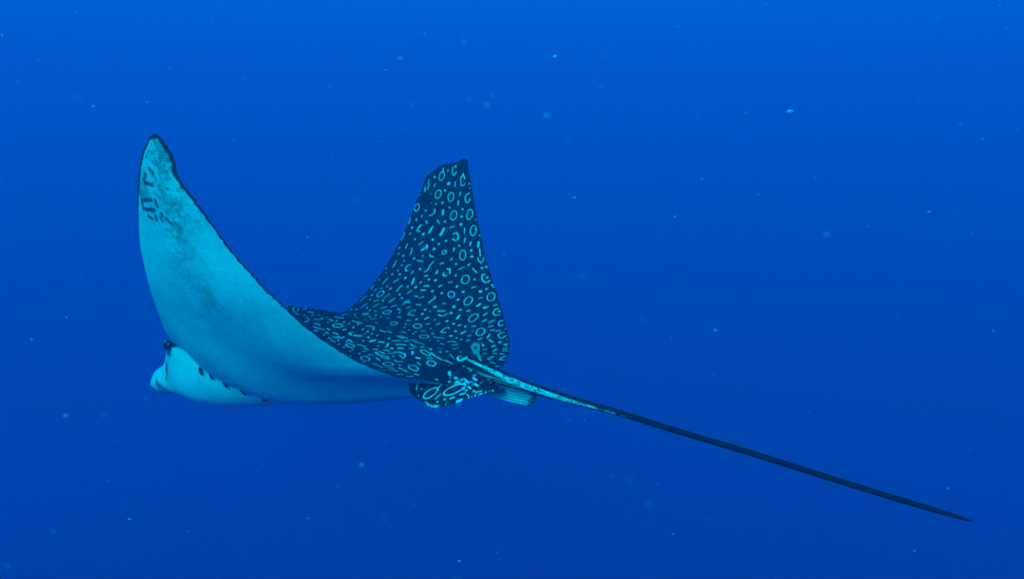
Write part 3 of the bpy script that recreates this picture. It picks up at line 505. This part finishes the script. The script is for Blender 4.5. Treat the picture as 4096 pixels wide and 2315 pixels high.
# ------------------------------------------------------------------ pelvic fins and dorsal fin
def curve3(P, q):
    P = np.asarray(P); x = np.linspace(0, 1, len(P)); return np.stack([pchip(x, P[:, k], q) for k in range(3)], -1)
def sheet(root, rim, n, m, thick, bulge, ripple=0.):
    """closed two-sided fin between a root line and a free rim"""
    x = np.linspace(0, 1, n); q = np.linspace(0, 1, m)
    A = curve3(root, x)[:, None]; B = curve3(rim, x)[:, None]; Q = q[None, :, None]
    mid = A*(1-Q)+B*Q+np.asarray(bulge)*(4*Q*(1-Q))
    mid = mid+(B-A)/np.maximum(np.linalg.norm(B-A, axis=-1, keepdims=True), 1e-6)*ripple*(np.sin(x*46)+.6*np.sin(x*91+1))[:, None, None]*Q**3
    du = np.gradient(mid, axis=0); dv = np.gradient(mid, axis=1)
    nn = np.cross(du, dv); nn /= np.linalg.norm(nn, axis=-1, keepdims=True)+1e-12
    h = thick*np.sqrt(np.clip(1-Q**2, 0, 1))*np.sqrt(np.clip(np.sin(np.pi*np.clip(x, .004, .996)), 0, 1))[:, None, None]+.0004
    return mid+nn*h, mid-nn*h, x, q
def fin(name, root, rim, n, m, thick, bulge, paint_fn, ripple=0., parent=ray):
    a, b, x, q = sheet(root, rim, n, m, thick, bulge, ripple)
    V = np.concatenate([a.reshape(-1, 3), b.reshape(-1, 3)])
    Q = np.concatenate([grid_quads(n, m), grid_quads(n, m, n*m, flip=True)])
    e = []                                                        # close the rim
    idx = [i*m+m-1 for i in range(n)]; e += [(idx[i], idx[i+1], idx[i+1]+n*m, idx[i]+n*m) for i in range(n-1)]
    Q = np.concatenate([Q, np.array(e)])
    XX, QQ = np.meshgrid(x, q, indexing='ij')
    p = np.concatenate([paint_fn(a, XX, QQ, 1).ravel(), paint_fn(b, XX, QQ, 0).ravel()])
    return add_mesh(name, V, Q, p, SKIN, parent)
PELVIC = [('o', -.4840, .0215, .0150, .0120, .2, .0022), ('o', -.5625, -.0063, .0205, .0098, -.45, .0019), ('o', -.5122, -.0153, .0155, .0090, -.75, .0017),
          ('d', -.5005, .0092, .0032), ('l', .0018, [(-.5260, .0050), (-.5235, -.0005), (-.5225, -.0075)]), ('l', .0018, [(-.5370, -.0180), (-.5330, -.0235), (-.5300, -.0280)]),
          ('d', -.5533, -.0282, .0032), ('l', .0021, [(-.5720, -.0235), (-.5650, -.0260)]), ('l', .0019, [(-.5900, -.0140), (-.5814, -.0172)]), ('l', .0019, [(-.5400, .0110), (-.5320, .0090)]),
          ('l', .0018, [(-.5640, .0090), (-.5540, .0110)]), ('l', .0017, [(-.5700, .0150), (-.5840, .0080)]), ('d', -.5480, .0180, .0028), ('l', .0017, [(-.5880, .0010), (-.5960, -.0040)]),
          ('l', .0017, [(-.5960, .0070), (-.6060, .0020)]), ('d', -.5900, -.0080, .0024), ('d', -.6040, -.0090, .0024), ('l', .0017, [(-.6080, -.0120), (-.6160, -.0100)]),
          ('l', .0016, [(-.5800, .0200), (-.5930, .0140)]), ('l', .0018, [(-.4760, .0120), (-.4720, .0020), (-.4750, -.0080)]), ('d', -.4880, -.0060, .0020), ('d', -.4860, -.0220, .0018),
          ('l', .0018, [(-.5160, .0250), (-.5240, .0280)]), ('d', -.5380, -.0340, .0026), ('l', .0016, [(-.5780, -.0020), (-.5850, -.0060)]), ('d', -.5960, -.0180, .0022)]
def pelvic_paint(V, x, q, under):
    f, u = V[..., 1], V[..., 2]
    if under: return .85-.3*fbm(x*20, q*8)
    p = np.zeros(f.shape)
    for o in PELVIC:
        dd = np.hypot(f-o[1], u-o[2]) if o[0] == 'd' else ring_dist(f, u, o) if o[0] == 'o' else seg_dist(f, u, o[2])
        wd = .76*(o[3] if o[0] == 'd' else o[6] if o[0] == 'o' else o[1])*(1+.4*(noise(f*200, u*200)-.5))
        p = np.maximum(p, 1-ss(dd, wd-.0006, wd+.0010))
    rim = ss(q, .945, .975)*ss(x, .36, .42)*(1-ss(x, .52, .57))
    p = np.maximum(p, rim*ss(fbm(x*60, q*9), .28, .5))
    p = np.maximum(p, ss(q, .90, .95)*ss(x, .58, .66)*ss(noise(x*75, q*5), .60, .75))
    near = (1-ss(q, .45, .65))*ss(x, .30, .42)
    p = np.maximum(p, .85*near*ss(noise(f*130+u*80+4, u*280-f*80), .70, .82))
    return np.maximum(p, .01)
PEL_ROOT = [(-.105, -.4300, .0240), (-.060, -.4683, .0400), (-.020, -.5118, .0450), (-.005, -.5803, .0260), (-.005, -.6104, .0100)]
PEL_RIM = [(-.122, -.4400, .0060), (-.132, -.4560, -.0160), (-.139, -.4950, -.0335), (-.137, -.5340, -.0480), (-.118, -.5720, -.0400), (-.080, -.6050, -.0240), (-.030, -.6345, -.0101)]
fin('pelvic_fin', PEL_ROOT, PEL_RIM, 240, 150, .006, (-.012, 0, .006), pelvic_paint, .0007)
def far_paint(V, x, q, under):
    st = .5+.5*np.sin(x*34+2*noise(x*9, q*3))
    p = .52+.45*st-.25*fbm(x*12, q*6)
    p = p*(1-.93*ss(q+.06*np.sin(x*60)+.05*(noise(x*50, q*0)-.5), .86, .93))
    return p
fin('pelvic_fin', [(.030, -.5850, .0040), (.028, -.578, -.010), (.026, -.5650, -.0280)],
    [(.060, -.6975, -.0160), (.056, -.6960, -.0289), (.052, -.6935, -.0404), (.048, -.6870, -.0515)], 120, 140, .004, (.004, 0, -.003), far_paint, .0022)
def dorsal_paint(V, x, q, under):
    f, u = V[..., 1], V[..., 2]
    tri = seg_dist(f, u, [(-.5535, .0985), (-.5455, .0915), (-.5545, .0775), (-.5650, .0840), (-.5645, .0955), (-.5535, .0985)])
    tailp = seg_dist(f, u, [(-.562, .080), (-.5685, .0650), (-.571, .0560)])
    p = np.maximum(1-ss(tri, .0030, .0052), 1-ss(tailp, .0028, .0048))*.40
    return np.maximum(p, .02)
fin('dorsal_fin', [(0, -.490, .050), (0, -.525, .046), (0, -.552, .040), (0, -.5766, .034)],
    [(0, -.512, .0690), (0, -.533, .0960), (0, -.5560, .1065), (0, -.5725, .0960), (0, -.5766, .060)], 90, 90, .0055, (0, 0, 0), dorsal_paint)

# ------------------------------------------------------------------ marine snow: specks hanging in the water
def speck_mesh():
    rs = np.random.RandomState(11); C = []
    K = 4096/2576; f0 = 4392.
    for x, y, r, dep in SPECKS:
        C.append((((x*K-2048)/f0*dep, dep, (1157.5-y*K)/f0*dep), r*1.3))
    for k in range(700):
        dep = .9+5.5*rs.rand()**.7; C.append(((dep*(rs.rand()-.5)*1.3, dep, dep*(rs.rand()-.5)*.85), (.00035+.0006*rs.rand()**3)*(.6+.25*dep)))
    for k in range(150):
        dep = .35+.6*rs.rand(); C.append(((dep*(rs.rand()-.5)*1.0, dep, dep*(rs.rand()-.5)*.6), .00022+.00022*rs.rand()))
    oct_v = np.array([(1, 0, 0), (-1, 0, 0), (0, 1, 0), (0, -1, 0), (0, 0, 1), (0, 0, -1)], float)
    oct_f = [(0, 2, 4), (2, 1, 4), (1, 3, 4), (3, 0, 4), (2, 0, 5), (1, 2, 5), (3, 1, 5), (0, 3, 5)]
    V, Fc = [], []
    for c, r in C:
        b = len(V); st = np.array([1+.9*rs.rand(), 1, .55+.5*rs.rand()])
        V += [tuple(np.array(c)+v*st*r*(.7+.6*rs.rand())) for v in oct_v]; Fc += [tuple(b+i for i in t) for t in oct_f]
    V = [tuple(TILT @ Vector(v)) for v in V]
    me = bpy.data.meshes.new('marine_snow'); me.from_pydata(V, [], Fc); me.update()
    return me
snow = bpy.data.objects.new('marine_snow', speck_mesh()); sc.collection.objects.link(snow)
snow['kind'] = 'stuff'; snow['label'] = 'pale specks of marine snow drifting in blue water'; snow['category'] = 'marine snow'
m = bpy.data.materials.new('speck'); m.use_nodes = True
m.node_tree.nodes['Principled BSDF'].inputs['Base Color'].default_value = (.7, .7, .66, 1)
m.node_tree.nodes['Principled BSDF'].inputs['Roughness'].default_value = .8
snow.data.materials.append(m)
